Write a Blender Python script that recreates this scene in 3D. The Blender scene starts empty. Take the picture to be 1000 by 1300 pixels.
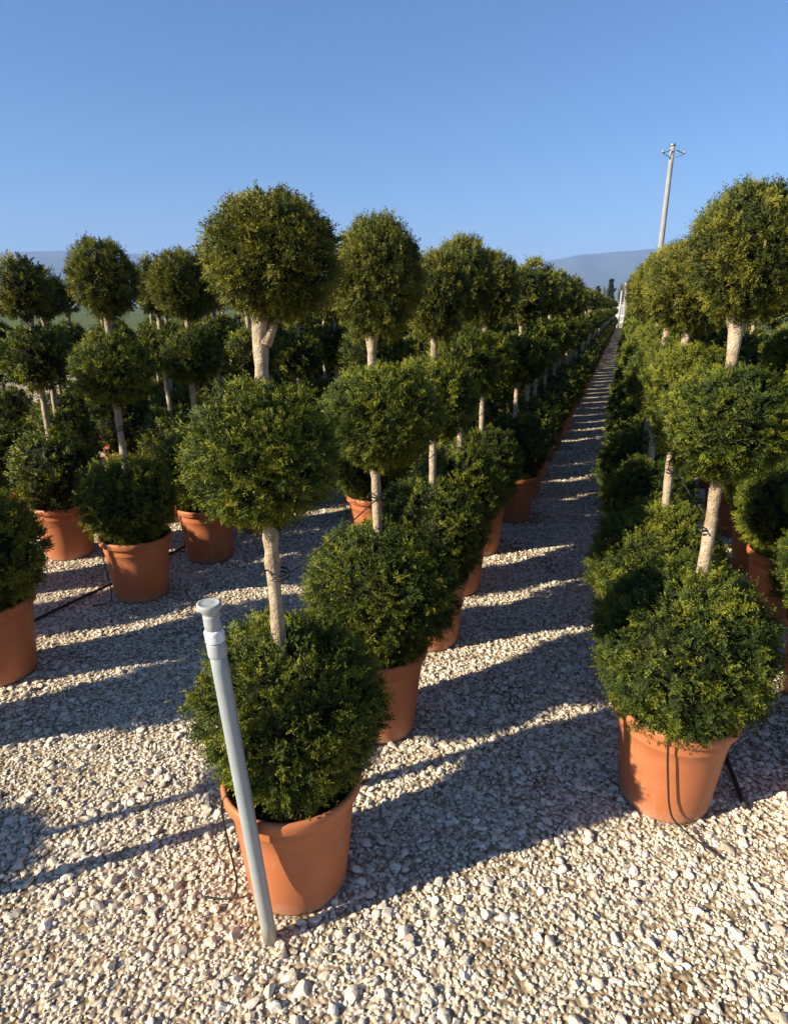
import bpy, math, random
import numpy as np
from mathutils import Vector

R = math.radians
scene = bpy.context.scene

# ------------------------------------------------------------------ camera, sky, sun, exposure
CAM_H = 1.6
PITCH = R(18.13)
cam_data = bpy.data.cameras.new('camera')
cam = bpy.data.objects.new('camera', cam_data)
scene.collection.objects.link(cam)
cam.location = (0, 0, CAM_H)
cam.rotation_euler = (R(90) - PITCH, 0, 0)
cam_data.sensor_fit = 'HORIZONTAL'
cam_data.sensor_width = 36.0
cam_data.lens = 36.0 * 0.8
cam_data.clip_start = 0.05
cam_data.clip_end = 30000
scene.camera = cam

SUN_EL = R(26)
SUN_H = Vector((0.9205, 0.3907, 0)).normalized()          # the way the shadows run over the ground
world = bpy.data.worlds.new('World')
scene.world = world
world.use_nodes = True
wn = world.node_tree.nodes
wl = world.node_tree.links
sky = wn.new('ShaderNodeTexSky')
sky.sky_type = 'NISHITA'
sky.sun_disc = False
sky.sun_elevation = SUN_EL
sky.sun_rotation = math.atan2(-SUN_H.x, -SUN_H.y)
sky.air_density = 1.15
sky.dust_density = 0.2
sky.ozone_density = 9.0
wl.new(sky.outputs['Color'], wn['Background'].inputs['Color'])
wn['Background'].inputs['Strength'].default_value = 0.057

sun_data = bpy.data.lights.new('sun', 'SUN')
sun_data.energy = 4.8
sun_data.angle = R(0.5)
sun_data.color = (1.0, 0.89, 0.69)
sun = bpy.data.objects.new('sun', sun_data)
scene.collection.objects.link(sun)
sun.location = (-20, -7, 14)
sd = Vector((SUN_H.x * math.cos(SUN_EL), SUN_H.y * math.cos(SUN_EL), -math.sin(SUN_EL)))
sun.rotation_euler = sd.to_track_quat('-Z', 'Y').to_euler()

vs = scene.view_settings
vs.view_transform = 'Standard'
vs.look = 'None'
vs.exposure = 1.36
vs.gamma = 1.0
vs.use_curve_mapping = False

scene.render.engine = 'CYCLES'
cy = scene.cycles
cy.max_bounces = 6
cy.diffuse_bounces = 3
cy.glossy_bounces = 2
cy.transmission_bounces = 3
cy.volume_bounces = 0
cy.transparent_max_bounces = 4
cy.use_denoising = True
cy.caustics_reflective = False
cy.caustics_refractive = False

# ------------------------------------------------------------------ helpers
col = scene.collection


def link(o, parent=None):
    col.objects.link(o)
    if parent is not None:
        o.parent = parent
    return o


def obj(name, me, parent=None, loc=(0, 0, 0), rot=(0, 0, 0), scale=(1, 1, 1)):
    o = bpy.data.objects.new(name, me)
    o.location = loc
    o.rotation_euler = rot
    o.scale = scale
    return link(o, parent)


def tag(o, label=None, cat=None, group=None, kind=None):
    if label:
        o['label'] = label
    if cat:
        o['category'] = cat
    if group:
        o['group'] = group
    if kind:
        o['kind'] = kind
    return o


def empty(name, loc, rz=0.0, scale=1.0):
    o = bpy.data.objects.new(name, None)
    o.empty_display_size = 0.1
    o.location = loc
    o.rotation_euler = (0, 0, rz)
    o.scale = (scale,) * 3
    return link(o)


def mesh_np(name, V, polys, mats=(), smooth=False, matidx=None, attrs=None):
    """V (n,3); polys: (m,3|4) array or a list of such arrays"""
    if not isinstance(polys, (list, tuple)):
        polys = [polys]
    polys = [np.asarray(p, dtype=np.int32) for p in polys if len(p)]
    me = bpy.data.meshes.new(name)
    V = np.asarray(V, dtype=np.float32)
    me.vertices.add(len(V))
    me.vertices.foreach_set('co', V.ravel())
    loops = np.concatenate([p.ravel() for p in polys])
    tot = np.concatenate([np.full(len(p), p.shape[1], dtype=np.int32) for p in polys])
    start = np.concatenate([[0], np.cumsum(tot)[:-1]]).astype(np.int32)
    me.loops.add(len(loops))
    me.loops.foreach_set('vertex_index', loops)
    me.polygons.add(len(tot))
    me.polygons.foreach_set('loop_start', start)
    me.polygons.foreach_set('loop_total', tot)
    if matidx is not None:
        me.polygons.foreach_set('material_index', np.asarray(matidx, dtype=np.int32))
    me.polygons.foreach_set('use_smooth', np.full(len(tot), bool(smooth)) if np.isscalar(smooth)
                            else np.asarray(smooth, dtype=bool))
    for m in mats:
        me.materials.append(m)
    if attrs:
        for k, a in attrs.items():
            a = np.asarray(a, dtype=np.float32)
            at = me.attributes.new(k, 'FLOAT' if a.ndim == 1 else 'FLOAT_VECTOR', 'POINT')
            at.data.foreach_set('value' if a.ndim == 1 else 'vector', a.ravel())
    me.update(calc_edges=True)
    me.validate()
    return me


def lathe(profile, n=48, closed=False):
    """profile list of (r,z) -> V, quads"""
    P = np.array(profile, dtype=float)
    m = len(P)
    a = np.linspace(0, 2 * math.pi, n, endpoint=False)
    V = np.stack([np.outer(P[:, 0], np.cos(a)), np.outer(P[:, 0], np.sin(a)),
                  np.repeat(P[:, 1:2], n, 1)], -1).reshape(-1, 3)
    q = []
    rows = m if closed else m - 1
    for i in range(rows):
        i2 = (i + 1) % m
        j = np.arange(n)
        j2 = (j + 1) % n
        q.append(np.stack([i * n + j, i * n + j2, i2 * n + j2, i2 * n + j], 1))
    return V, np.concatenate(q)


def tube(path, radius, n=8, caps=True):
    """swept tube along path (k,3); radius scalar or (k,)"""
    P = np.asarray(path, dtype=float)
    k = len(P)
    rad = np.full(k, radius) if np.isscalar(radius) else np.asarray(radius, dtype=float)
    T = np.gradient(P, axis=0)
    T /= np.linalg.norm(T, axis=1)[:, None] + 1e-12
    ref = np.array([0, 0, 1.0]) if abs(T[0][2]) < 0.9 else np.array([1.0, 0, 0])
    N = np.cross(T[0], ref)
    N /= np.linalg.norm(N)
    V = []
    a = np.linspace(0, 2 * math.pi, n, endpoint=False)
    for i in range(k):
        N = N - T[i] * np.dot(N, T[i])
        N /= np.linalg.norm(N)
        B = np.cross(T[i], N)
        V.append(P[i] + rad[i] * (np.outer(np.cos(a), N) + np.outer(np.sin(a), B)))
    V = np.concatenate(V)
    q = []
    j = np.arange(n)
    j2 = (j + 1) % n
    for i in range(k - 1):
        q.append(np.stack([i * n + j, i * n + j2, (i + 1) * n + j2, (i + 1) * n + j], 1))
    Q = [np.concatenate(q)]
    if caps:
        V = np.concatenate([V, P[:1], P[-1:]])
        c0, c1 = k * n, k * n + 1
        Q.append(np.stack([np.full(n, c0), j2, j], 1))
        Q.append(np.stack([np.full(n, c1), (k - 1) * n + j, (k - 1) * n + j2], 1))
    return V, Q


def boxes(list_of):
    """list of (x0,x1,y0,y1,z0,z1) -> V, quads"""
    V, Q = [], []
    for i, (x0, x1, y0, y1, z0, z1) in enumerate(list_of):
        V += [(x0, y0, z0), (x1, y0, z0), (x1, y1, z0), (x0, y1, z0), (x0, y0, z1), (x1, y0, z1), (x1, y1, z1), (x0, y1, z1)]
        b = 8 * i
        Q += [(b, b + 3, b + 2, b + 1), (b + 4, b + 5, b + 6, b + 7), (b, b + 1, b + 5, b + 4),
              (b + 1, b + 2, b + 6, b + 5), (b + 2, b + 3, b + 7, b + 6), (b + 3, b, b + 4, b + 7)]
    return np.array(V, float), np.array(Q)


# ------------------------------------------------------------------ materials
def new_mat(name):
    m = bpy.data.materials.new(name)
    m.use_nodes = True
    nt = m.node_tree
    return m, nt.nodes, nt.links, nt.nodes['Principled BSDF']


def ramp(nodes, stops, interp='LINEAR'):
    r = nodes.new('ShaderNodeValToRGB')
    r.color_ramp.interpolation = interp
    els = r.color_ramp.elements
    while len(els) > 1:
        els.remove(els[-1])
    els[0].position = stops[0][0]
    els[0].color = (*stops[0][1], 1)
    for p, c in stops[1:]:
        e = els.new(p)
        e.color = (*c, 1)
    return r


def noise(nodes, scale, detail=4, rough=0.55, vec=None, links=None):
    n = nodes.new('ShaderNodeTexNoise')
    n.inputs['Scale'].default_value = scale
    n.inputs['Detail'].default_value = detail
    n.inputs['Roughness'].default_value = rough
    if vec is not None:
        links.new(vec, n.inputs['Vector'])
    return n


def mat_foliage(name, dark, mid, tip, trans=0.16):
    m, N, L, P = new_mat(name)
    at = N.new('ShaderNodeAttribute')
    at.attribute_name = 'tone'
    tp = N.new('ShaderNodeAttribute')
    tp.attribute_name = 'tip'
    rp = ramp(N, [(0.0, dark), (0.55, mid), (1.0, tip)])
    # tone per spray, younger growth towards the spray's end, a little per-plant drift
    oi = N.new('ShaderNodeObjectInfo')
    ma = N.new('ShaderNodeMath')
    ma.operation = 'MULTIPLY_ADD'
    L.new(tp.outputs['Fac'], ma.inputs[0])
    ma.inputs[1].default_value = 0.34
    L.new(at.outputs['Fac'], ma.inputs[2])
    mb = N.new('ShaderNodeMath')
    mb.operation = 'MULTIPLY_ADD'
    L.new(oi.outputs['Random'], mb.inputs[0])
    mb.inputs[1].default_value = 0.16
    L.new(ma.outputs[0], mb.inputs[2])
    L.new(mb.outputs[0], rp.inputs['Fac'])
    L.new(rp.outputs['Color'], P.inputs['Base Color'])
    P.inputs['Roughness'].default_value = 0.62
    P.inputs['Specular IOR Level'].default_value = 0.16
    # scale leaves lie pressed to the clipped surface: lean each face's normal outwards
    on = N.new('ShaderNodeAttribute')
    on.attribute_name = 'outward'
    vt = N.new('ShaderNodeVectorTransform')
    vt.vector_type = 'NORMAL'
    vt.convert_from = 'OBJECT'
    vt.convert_to = 'WORLD'
    L.new(on.outputs['Vector'], vt.inputs['Vector'])
    ge = N.new('ShaderNodeNewGeometry')
    vm = N.new('ShaderNodeVectorMath')
    vm.operation = 'MULTIPLY_ADD'
    L.new(vt.outputs['Vector'], vm.inputs[0])
    vm.inputs[1].default_value = (0.95, 0.95, 0.95)
    L.new(ge.outputs['Normal'], vm.inputs[2])
    vn = N.new('ShaderNodeVectorMath')
    vn.operation = 'NORMALIZE'
    L.new(vm.outputs[0], vn.inputs[0])
    L.new(vn.outputs[0], P.inputs['Normal'])
    tr = N.new('ShaderNodeBsdfTranslucent')
    br = N.new('ShaderNodeMixRGB')
    br.blend_type = 'MULTIPLY'
    br.inputs['Fac'].default_value = 1.0
    L.new(rp.outputs['Color'], br.inputs['Color1'])
    br.inputs['Color2'].default_value = (1.5, 1.5, 0.6, 1)
    L.new(br.outputs['Color'], tr.inputs['Color'])
    mx = N.new('ShaderNodeMixShader')
    mx.inputs['Fac'].default_value = trans
    L.new(P.outputs['BSDF'], mx.inputs[1])
    L.new(tr.outputs['BSDF'], mx.inputs[2])
    L.new(mx.outputs['Shader'], N['Material Output'].inputs['Surface'])
    return m


def mat_simple(name, c, rough=0.6, spec=0.4, var=0.0, scale=8.0, bump=0.0, bscale=60.0, metal=0.0, c2=None):
    m, N, L, P = new_mat(name)
    P.inputs['Roughness'].default_value = rough
    P.inputs['Specular IOR Level'].default_value = spec
    P.inputs['Metallic'].default_value = metal
    tc = N.new('ShaderNodeTexCoord')
    if var or c2:
        n = noise(N, scale, 5, 0.6, tc.outputs['Object'], L)
        c2 = c2 or tuple(max(0, x * (1 - var)) for x in c)
        r = ramp(N, [(0.34, c2), (0.66, c)])
        L.new(n.outputs['Fac'], r.inputs['Fac'])
        L.new(r.outputs['Color'], P.inputs['Base Color'])
    else:
        P.inputs['Base Color'].default_value = (*c, 1)
    if bump:
        n2 = noise(N, bscale, 4, 0.6, tc.outputs['Object'], L)
        b = N.new('ShaderNodeBump')
        b.inputs['Strength'].default_value = bump
        b.inputs['Distance'].default_value = 0.01
        L.new(n2.outputs['Fac'], b.inputs['Height'])
        L.new(b.outputs['Normal'], P.inputs['Normal'])
    return m


M = {}
M['leaf'] = mat_foliage('cypress_foliage', (0.008, 0.018, 0.005), (0.045, 0.068, 0.009), (0.190, 0.195, 0.016))
M['leaf_bronze'] = mat_foliage('bronzed_cypress_foliage', (0.010, 0.018, 0.005), (0.052, 0.068, 0.010), (0.195, 0.180, 0.022))
M['core'] = mat_simple('shade_darkened_twigs', (0.018, 0.018, 0.009), 0.9, 0.1, 0.5, 40)  # twigs coloured near-black to paint shade into the gaps between tufts
M['bark'] = mat_simple('pale_bark', (0.52, 0.42, 0.30), 0.8, 0.2, 0, 22, 0.9, 120, c2=(0.27, 0.19, 0.12))
M['soil'] = mat_simple('potting_soil', (0.045, 0.030, 0.020), 0.95, 0.1, 0.5, 60, 0.8, 120)
M['black_plastic'] = mat_simple('black_polyethylene', (0.012, 0.012, 0.013), 0.45, 0.5)
M['dust_plastic'] = mat_simple('dusty_black_hose', (0.035, 0.033, 0.030), 0.7, 0.35, 0.5, 30)
M['wire'] = mat_simple('dark_wire', (0.03, 0.03, 0.03), 0.5, 0.5)
M['pvc'] = mat_simple('grey_pvc', (0.30, 0.335, 0.35), 0.42, 0.5, 0.12, 14, 0.03, 60)
M['pvc_top'] = mat_simple('grey_pvc_fitting', (0.36, 0.385, 0.39), 0.5, 0.45, 0.15, 30)
def dirty_pvc(m):
    N, L = m.node_tree.nodes, m.node_tree.links
    P = N['Principled BSDF']
    src = P.inputs['Base Color'].links[0].from_socket
    tc = N.new('ShaderNodeTexCoord')
    sx = N.new('ShaderNodeSeparateXYZ')
    L.new(tc.outputs['Object'], sx.inputs[0])
    mr = N.new('ShaderNodeMapRange')
    mr.inputs['From Min'].default_value = 0.35
    mr.inputs['From Max'].default_value = 0.0
    mr.inputs['To Min'].default_value = 0.35
    L.new(sx.outputs['Z'], mr.inputs['Value'])
    n = noise(N, 55, 6, 0.7, tc.outputs['Object'], L)
    mu = N.new('ShaderNodeMath')
    mu.operation = 'MULTIPLY'
    L.new(mr.outputs['Result'], mu.inputs[0])
    L.new(n.outputs['Fac'], mu.inputs[1])
    r = ramp(N, [(0.20, (0, 0, 0)), (0.55, (0.75, 0.75, 0.75))])
    L.new(mu.outputs[0], r.inputs['Fac'])
    mx = N.new('ShaderNodeMixRGB')
    L.new(r.outputs['Color'], mx.inputs['Fac'])
    L.new(src, mx.inputs['Color1'])
    mx.inputs['Color2'].default_value = (0.38, 0.33, 0.26, 1)
    L.new(mx.outputs['Color'], P.inputs['Base Color'])


dirty_pvc(M['pvc'])
M['tape'] = mat_simple('white_ptfe_tape', (0.74, 0.76, 0.80), 0.35, 0.5, 0.12, 60, 0.2, 160)
M['concrete'] = mat_simple('pole_concrete', (0.33, 0.32, 0.31), 0.8, 0.3, 0.25, 2.5, 0.15, 30)
M['steel'] = mat_simple('galvanised_steel', (0.32, 0.33, 0.34), 0.5, 0.5, 0.2, 6, 0, 1, 0.6)
M['white_paint'] = mat_simple('white_paint', (0.78, 0.78, 0.76), 0.5, 0.4, 0.12, 3)
M['pale_wall'] = mat_simple('weathered_pale_render', (0.46, 0.45, 0.43), 0.85, 0.2, 0.2, 2)
M['dark_glass'] = mat_simple('dark_glass', (0.02, 0.025, 0.03), 0.1, 0.6)
M['grey_wall'] = mat_simple('grey_render', (0.33, 0.32, 0.30), 0.85, 0.2, 0.2, 2)
M['conifer'] = mat_foliage('far_conifer_needles', (0.012, 0.022, 0.010), (0.022, 0.040, 0.014), (0.045, 0.065, 0.020), 0.1)
M['bare'] = mat_simple('bare_twigs', (0.20, 0.17, 0.13), 0.9, 0.1, 0.3, 1)


def mat_pot():
    m, N, L, P = new_mat('terracotta_plastic')
    tc = N.new('ShaderNodeTexCoord')
    oi = N.new('ShaderNodeObjectInfo')
    add = N.new('ShaderNodeVectorMath')
    add.operation = 'ADD'
    L.new(tc.outputs['Object'], add.inputs[0])
    sc_ = N.new('ShaderNodeVectorMath')
    sc_.operation = 'SCALE'
    sc_.inputs[0].default_value = (13, 7, 5)
    L.new(oi.outputs['Random'], sc_.inputs['Scale'])
    L.new(sc_.outputs[0], add.inputs[1])
    n = noise(N, 7, 5, 0.6, add.outputs[0], L)
    r = ramp(N, [(0.3, (0.37, 0.118, 0.046)), (0.7, (0.47, 0.160, 0.066))])
    L.new(n.outputs['Fac'], r.inputs['Fac'])
    # lime splash and dust near the foot of the pot: patchy, with a shape of its own
    sx = N.new('ShaderNodeSeparateXYZ')
    L.new(tc.outputs['Object'], sx.inputs[0])
    mr = N.new('ShaderNodeMapRange')
    mr.inputs['From Min'].default_value = 0.11
    mr.inputs['From Max'].default_value = 0.0
    L.new(sx.outputs['Z'], mr.inputs['Value'])
    n2 = noise(N, 30, 6, 0.7, add.outputs[0], L)
    mu = N.new('ShaderNodeMath')
    mu.operation = 'MULTIPLY'
    L.new(mr.outputs['Result'], mu.inputs[0])
    L.new(n2.outputs['Fac'], mu.inputs[1])
    r2 = ramp(N, [(0.22, (0, 0, 0)), (0.6, (0.6, 0.6, 0.6))])
    L.new(mu.outputs[0], r2.inputs['Fac'])
    mix = N.new('ShaderNodeMixRGB')
    L.new(r2.outputs['Color'], mix.inputs['Fac'])
    L.new(r.outputs['Color'], mix.inputs['Color1'])
    mix.inputs['Color2'].default_value = (0.46, 0.34, 0.24, 1)
    mp = N.new('ShaderNodeMapping')
    mp.inputs['Scale'].default_value = (38, 38, 3.2)
    L.new(add.outputs[0], mp.inputs['Vector'])
    n4 = noise(N, 1.0, 5, 0.65, mp.outputs['Vector'], L)
    n5 = noise(N, 5.5, 3, 0.5, add.outputs[0], L)
    m4 = N.new('ShaderNodeMath')
    m4.operation = 'MULTIPLY'
    L.new(n4.outputs['Fac'], m4.inputs[0])
    L.new(n5.outputs['Fac'], m4.inputs[1])
    r4 = ramp(N, [(0.30, (0, 0, 0)), (0.44, (0.30, 0.30, 0.30))])
    L.new(m4.outputs[0], r4.inputs['Fac'])
    mix2 = N.new('ShaderNodeMixRGB')
    L.new(r4.outputs['Color'], mix2.inputs['Fac'])
    L.new(mix.outputs['Color'], mix2.inputs['Color1'])
    mix2.inputs['Color2'].default_value = (0.50, 0.33, 0.22, 1)
    L.new(mix2.outputs['Color'], P.inputs['Base Color'])
    P.inputs['Roughness'].default_value = 0.52
    P.inputs['Specular IOR Level'].default_value = 0.35
    n3 = noise(N, 90, 3, 0.5, add.outputs[0], L)
    b = N.new('ShaderNodeBump')
    b.inputs['Strength'].default_value = 0.08
    b.inputs['Distance'].default_value = 0.003
    L.new(n3.outputs['Fac'], b.inputs['Height'])
    L.new(b.outputs['Normal'], P.inputs['Normal'])
    return m


M['pot'] = mat_pot()
M['dry'] = mat_simple('dry_clippings', (0.17, 0.11, 0.05), 0.9, 0.1, 0.5, 3)


def mat_stone():
    m, N, L, P = new_mat('limestone_chips')
    oi = N.new('ShaderNodeObjectInfo')
    r = ramp(N, [(0.0, (0.80, 0.72, 0.59)), (0.35, (0.72, 0.63, 0.50)), (0.62, (0.86, 0.81, 0.72)),
                 (0.84, (0.66, 0.56, 0.44)), (0.92, (0.50, 0.46, 0.40)), (0.97, (0.42, 0.32, 0.23)), (1.0, (0.80, 0.77, 0.72))])
    L.new(oi.outputs['Random'], r.inputs['Fac'])
    tc = N.new('ShaderNodeTexCoord')
    n = noise(N, 2.2, 5, 0.65, tc.outputs['Object'], L)
    r2 = ramp(N, [(0.3, (0.74, 0.70, 0.64)), (0.7, (1, 1, 1))])
    L.new(n.outputs['Fac'], r2.inputs['Fac'])
    mx = N.new('ShaderNodeMixRGB')
    mx.blend_type = 'MULTIPLY'
    mx.inputs['Fac'].default_value = 1
    L.new(r.outputs['Color'], mx.inputs['Color1'])
    L.new(r2.outputs['Color'], mx.inputs['Color2'])
    L.new(mx.outputs['Color'], P.inputs['Base Color'])
    P.inputs['Roughness'].default_value = 0.85
    P.inputs['Specular IOR Level'].default_value = 0.2
    return m


M['stone'] = mat_stone()


def mat_ground():
    """fine gravel over dusty earth: the small chips between and beyond the built stones"""
    m, N, L, P = new_mat('fine_gravel')
    tc = N.new('ShaderNodeTexCoord')
    v = N.new('ShaderNodeTexVoronoi')
    v.inputs['Scale'].default_value = 62
    v.inputs['Randomness'].default_value = 1.0
    L.new(tc.outputs['Object'], v.inputs['Vector'])
    sp = N.new('ShaderNodeSeparateColor')
    L.new(v.outputs['Color'], sp.inputs['Color'])
    r = ramp(N, [(0.0, (0.34, 0.28, 0.20)), (0.25, (0.60, 0.52, 0.41)), (0.7, (0.72, 0.65, 0.53)), (1.0, (0.80, 0.75, 0.66))])
    L.new(sp.outputs['Red'], r.inputs['Fac'])
    big = noise(N, 1.6, 6, 0.65, tc.outputs['Object'], L)
    r2 = ramp(N, [(0.36, (0.52, 0.44, 0.34)), (0.47, (0.95, 0.92, 0.88)), (0.62, (1, 1, 1))])
    L.new(big.outputs['Fac'], r2.inputs['Fac'])
    mx = N.new('ShaderNodeMixRGB')
    mx.blend_type = 'MULTIPLY'
    mx.inputs['Fac'].default_value = 1
    L.new(r.outputs['Color'], mx.inputs['Color1'])
    L.new(r2.outputs['Color'], mx.inputs['Color2'])
    ed = ramp(N, [(0.35, (1, 1, 1)), (0.66, (0.40, 0.33, 0.25))])
    L.new(v.outputs['Distance'], ed.inputs['Fac'])
    mx2 = N.new('ShaderNodeMixRGB')
    mx2.blend_type = 'MULTIPLY'
    mx2.inputs['Fac'].default_value = 0.8
    L.new(mx.outputs['Color'], mx2.inputs['Color1'])
    L.new(ed.outputs['Color'], mx2.inputs['Color2'])
    L.new(mx2.outputs['Color'], P.inputs['Base Color'])
    P.inputs['Roughness'].default_value = 0.95
    P.inputs['Specular IOR Level'].default_value = 0.1
    fn = noise(N, 420, 4, 0.7, tc.outputs['Object'], L)
    fr = ramp(N, [(0.35, (0.74, 0.71, 0.66)), (0.65, (1.15, 1.13, 1.1))])
    L.new(fn.outputs['Fac'], fr.inputs['Fac'])
    mx3 = N.new('ShaderNodeMixRGB')
    mx3.blend_type = 'MULTIPLY'
    mx3.inputs['Fac'].default_value = 1
    L.new(mx2.outputs['Color'], mx3.inputs['Color1'])
    L.new(fr.outputs['Color'], mx3.inputs['Color2'])
    L.new(mx3.outputs['Color'], P.inputs['Base Color'])
    b = N.new('ShaderNodeBump')
    b.invert = True
    b.inputs['Strength'].default_value = 0.8
    b.inputs['Distance'].default_value = 0.010
    L.new(v.outputs['Distance'], b.inputs['Height'])
    L.new(b.outputs['Normal'], P.inputs['Normal'])
    return m


M['ground'] = mat_ground()
M['field'] = mat_simple('winter_grass', (0.10, 0.125, 0.040), 0.95, 0.1, 0, 0.35, 0.6, 8, c2=(0.065, 0.085, 0.030))
M['hill'] = mat_simple('wooded_hillside', (0.085, 0.10, 0.060), 0.95, 0.05, 0, 0.006, 0, 1, c2=(0.050, 0.065, 0.040))

# ------------------------------------------------------------------ layout
U = np.array([math.sin(R(19.3)), math.cos(R(19.3))])      # the way the rows run
NR = np.array([U[1], -U[0]])                              # to the right across the rows
O = np.array([-0.283, 1.44])                              # tree at the row's head, behind the grey pipe


def rowpt(a, p):
    return np.array([-.235, 1.47]) + U * a + NR * p


def project(x, y, z):
    dz = z - CAM_H
    dep = y * math.cos(PITCH) - dz * math.sin(PITCH)
    up = y * math.sin(PITCH) + dz * math.cos(PITCH)
    if dep <= 0.05:
        return None
    return 500 + 800 * x / dep, 650 - 800 * up / dep, dep


# ------------------------------------------------------------------ ground, field, hills
def sheet(name, x0, x1, y0, y1, z, mat, step=None):
    V = [(x0, y0, z), (x1, y0, z), (x1, y1, z), (x0, y1, z)]
    me = mesh_np(name, V, np.array([[0, 1, 2, 3]]), [mat])
    return tag(obj(name, me), kind='structure')


sheet('ground', -6500, 6500, -900, 6800, -0.004, M['field'])
# the gravelled nursery plot lies along the rows
c = [rowpt(a, p) for a, p in ((-9, -13), (-9, 9), (64, 9), (64, -13))]
me = mesh_np('gravel_yard', [(q[0], q[1], 0.0) for q in c], np.array([[0, 1, 2, 3]]), [M['ground']])
if me.polygons[0].normal.z < 0:
    me.flip_normals()
tag(obj('gravel_yard', me), kind='structure')


def hills():
    rng = np.random.default_rng(5)
    az = np.linspace(R(-58), R(58), 260)
    prof_az = np.array([-58, -32, -27, -21, -14, 0, 8, 11, 15, 19, 24, 32, 45, 58])
    prof_el = np.array([3.2, 3.7, 3.95, 3.9, 3.6, 2.9, 2.95, 3.35, 3.95, 4.2, 4.3, 4.1, 3.4, 3.0])
    el = np.interp(np.degrees(az), prof_az, prof_el)
    for f, a in ((9, .05), (23, .04), (61, .03), (140, .02)):
        el += a * np.sin(az * f + rng.uniform(0, 6))
    rows = []
    for k, (d, f) in enumerate(((2500, 0.0), (2750, .22), (3050, .50), (3350, .78), (3600, 1.0), (4300, 0.55), (5200, 0.0))):
        h = 3600 * np.tan(np.radians(el)) * f
        if 0 < f < 1:
            h = h * (1 + .10 * np.sin(az * 37 + k * 2.1) + .06 * np.sin(az * 90 + k))
        rows.append(np.stack([d * np.sin(az), d * np.cos(az), h - 2.0], 1))
    V = np.concatenate(rows)
    n = len(az)
    q = []
    j = np.arange(n - 1)
    for i in range(len(rows) - 1):
        q.append(np.stack([i * n + j, i * n + j + 1, (i + 1) * n + j + 1, (i + 1) * n + j], 1))
    me = mesh_np('hills', V, np.concatenate(q), [M['hill']], smooth=True)
    tag(obj('hills', me), kind='structure')


hills()


# ------------------------------------------------------------------ foliage
def lump(rng, dirs, amp):
    r = np.ones(len(dirs))
    for f, a in ((2.2, .5), (4.0, .35), (8.0, .28), (15.0, .16)):
        k = rng.normal(size=(3, 3))
        k /= np.linalg.norm(k, axis=1)[:, None]
        ph = rng.uniform(0, 6.28, 3)
        r += amp * a * np.sum(np.sin(dirs @ k.T * f + ph), axis=1) / 1.7
    return r


def icodirs(sub):
    t = (1 + 5 ** .5) / 2
    V = np.array([(-1, t, 0), (1, t, 0), (-1, -t, 0), (1, -t, 0), (0, -1, t), (0, 1, t), (0, -1, -t), (0, 1, -t), (t, 0, -1), (t, 0, 1), (-t, 0, -1), (-t, 0, 1)], float)
    V /= np.linalg.norm(V, axis=1)[:, None]
    F = [(0, 11, 5), (0, 5, 1), (0, 1, 7), (0, 7, 10), (0, 10, 11), (1, 5, 9), (5, 11, 4), (11, 10, 2), (10, 7, 6), (7, 1, 8), (3, 9, 4), (3, 4, 2), (3, 2, 6), (3, 6, 8), (3, 8, 9), (4, 9, 5), (2, 4, 11), (6, 2, 10), (8, 6, 7), (9, 8, 1)]
    V = [tuple(v) for v in V]
    for _ in range(sub):
        cache = {}
        F2 = []

        def midp(a, b):
            key = (min(a, b), max(a, b))
            if key not in cache:
                m = np.add(V[a], V[b])
                m = m / np.linalg.norm(m)
                V.append(tuple(m))
                cache[key] = len(V) - 1
            return cache[key]
        for a, b, c_ in F:
            ab, bc, ca = midp(a, b), midp(b, c_), midp(c_, a)
            F2 += [(a, ab, ca), (b, bc, ab), (c_, ca, bc), (ab, bc, ca)]
        F = F2
    return np.array(V), np.array(F)


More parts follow.
